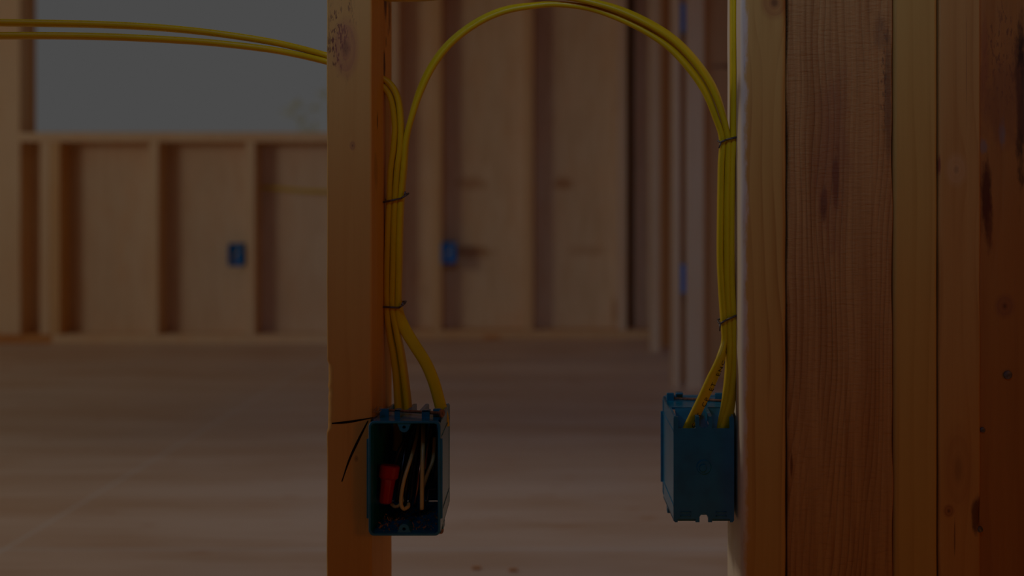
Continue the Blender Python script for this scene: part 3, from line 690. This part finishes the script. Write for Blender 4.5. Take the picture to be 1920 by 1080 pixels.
wire('cable_end', 'yellow cable jacket end showing in the top left of the open box', [(746, 790, .930), (746, 820, .930), (745, 845, .928)], .0042, M_yellow, 'cable')
# red connector: flared skirt on top of a ribbed barrel
e = empty('wire_connector', 'red plastic wire connector inside the open blue box', 'wire connector', P(722, 944, .876))
ax = (P(733, 876, .880)-P(724, 944, .876)); ax0 = Vector((0, 0, 0)); L = ax.length; u = ax.normalized()
bm = bmesh.new(); prof = [(0, .0038), (.0012, .0052), (.012, .0056), (.019, .0060), (.0205, .0066)]
def lathe(bm, prof, n, lob=0, nl=6):
    rot = u.to_track_quat('Z', 'Y').to_matrix(); rings = []
    for h, r in prof: rings.append([bm.verts.new(rot @ Vector(((r+lob*abs(math.cos(nl*PI*j/n)))*math.cos(2*PI*j/n), (r+lob*abs(math.cos(nl*PI*j/n)))*math.sin(2*PI*j/n), h))) for j in range(n)])
    for a, b in zip(rings, rings[1:]):
        for j in range(n): bm.faces.new((a[j], a[(j+1) % n], b[(j+1) % n], b[j]))
    bm.faces.new(rings[0]); bm.faces.new(rings[-1][::-1])
lathe(bm, prof, 36, .0003, 9); obj('barrel', bm, M_red, e, auto=40)
bm = bmesh.new(); lathe(bm, [(.0195, .0060), (.0215, .0080), (.0300, .0082), (.0312, .0072)], 32, .0006, 4); obj('skirt', bm, M_red, e, auto=40)
# white corner-shaped strips on the box back
bm = bmesh.new()
def strip(a, b, w_, Y=.9385):
    a = P(*a, Y); b = P(*b, Y); d = (b-a).normalized(); nrm = Vector((-d.z, 0, d.x))*w_/2
    f = bm.faces.new([bm.verts.new(v) for v in (a-nrm, b-nrm, b+nrm, a+nrm)])
    ex = bmesh.ops.extrude_face_region(bm, geom=[f]); bmesh.ops.translate(bm, vec=(0, .0003, 0), verts=[g for g in ex['geom'] if isinstance(g, bmesh.types.BMVert)])
strip((803.5, 917.5), (817, 917.5), .0008); strip((803.5, 917), (801, 938), .0007); strip((804, 941.5), (814, 941.5), .0013)
o = obj('corner_mark', bm, M_white, lbox); o.data.transform(Matrix.Translation(-LB)); o['label'] = 'white corner-shaped mark'
# sawdust in the bottom
bm = bmesh.new()
for k in range(260):
    c = Vector((LB.x+random.uniform(-.025, .024), LB.y+.006+random.random()*.055, LB.z-.0445+random.random()*.0025+max(0, random.gauss(0, .002))))
    u_ = Vector([random.gauss(0, 1) for _ in range(3)]).normalized(); v = u_.orthogonal().normalized(); L_ = random.uniform(.0007, .0024)
    vs = [bm.verts.new(c+u_*L_), bm.verts.new(c+v*L_*.5), bm.verts.new(c-u_*L_), bm.verts.new(c+u_.cross(v)*L_*.4)]
    for f in ((0, 1, 2), (0, 2, 3), (0, 3, 1), (1, 3, 2)): bm.faces.new([vs[i] for i in f])
tag(obj('sawdust', bm, M_dust, origin=LB-Vector((0, 0, .0445))), 'loose sawdust and wood chips lying in the bottom of the open box', 'sawdust', kind='stuff')
# a few chips on the floor near the bottom of the picture
for px, py, lb in ((962, 1071, 'small orange wood chip on the floor near the bottom centre'), (893, 1067, 'tiny wood chip on the floor left of the orange chip'), (922, 636, 'dark wood offcut lying at the foot of the far wall')):
    Yf = CZ*F/(py-VY); p = P(px, py, Yf); bm = bmesh.new(); k = 1.6 if py < 700 else .35
    add_box(bm, (p.x-.02*k, p.y-.008*k, 0), (p.x+.02*k, p.y+.008*k, .010*k), .002*k, 1)
    tag(obj('wood_chip', bm, M_far[2], origin=(p.x, p.y, 0)), lb, 'wood chip')

for o in list(S.objects):
    if o.parent or 'label' not in o or 'kind' in o: continue
    k = o.name.split('.')[0]; y = o.location.y
    if k == 'wall_stud': o['group'] = 'studs of the foreground wall' if y < 1 else ('studs of the far walls')
    elif k == 'power_cable': o['group'] = 'yellow power cables'
    elif k == 'insulated_wire': o['group'] = 'insulated wires in the open box'
    elif k == 'copper_wire': o['group'] = 'bare copper wires in the open box'
    elif k == 'staple': o['group'] = 'staples over the cable bundles'
    elif k == 'electrical_box': o['group'] = 'blue electrical boxes'
    elif k == 'nail': o['group'] = 'nails in the boxes and boards'
    elif k == 'bottom_plate': o['group'] = 'bottom plates'
    elif k == 'wood_chip': o['group'] = 'wood chips on the floor'
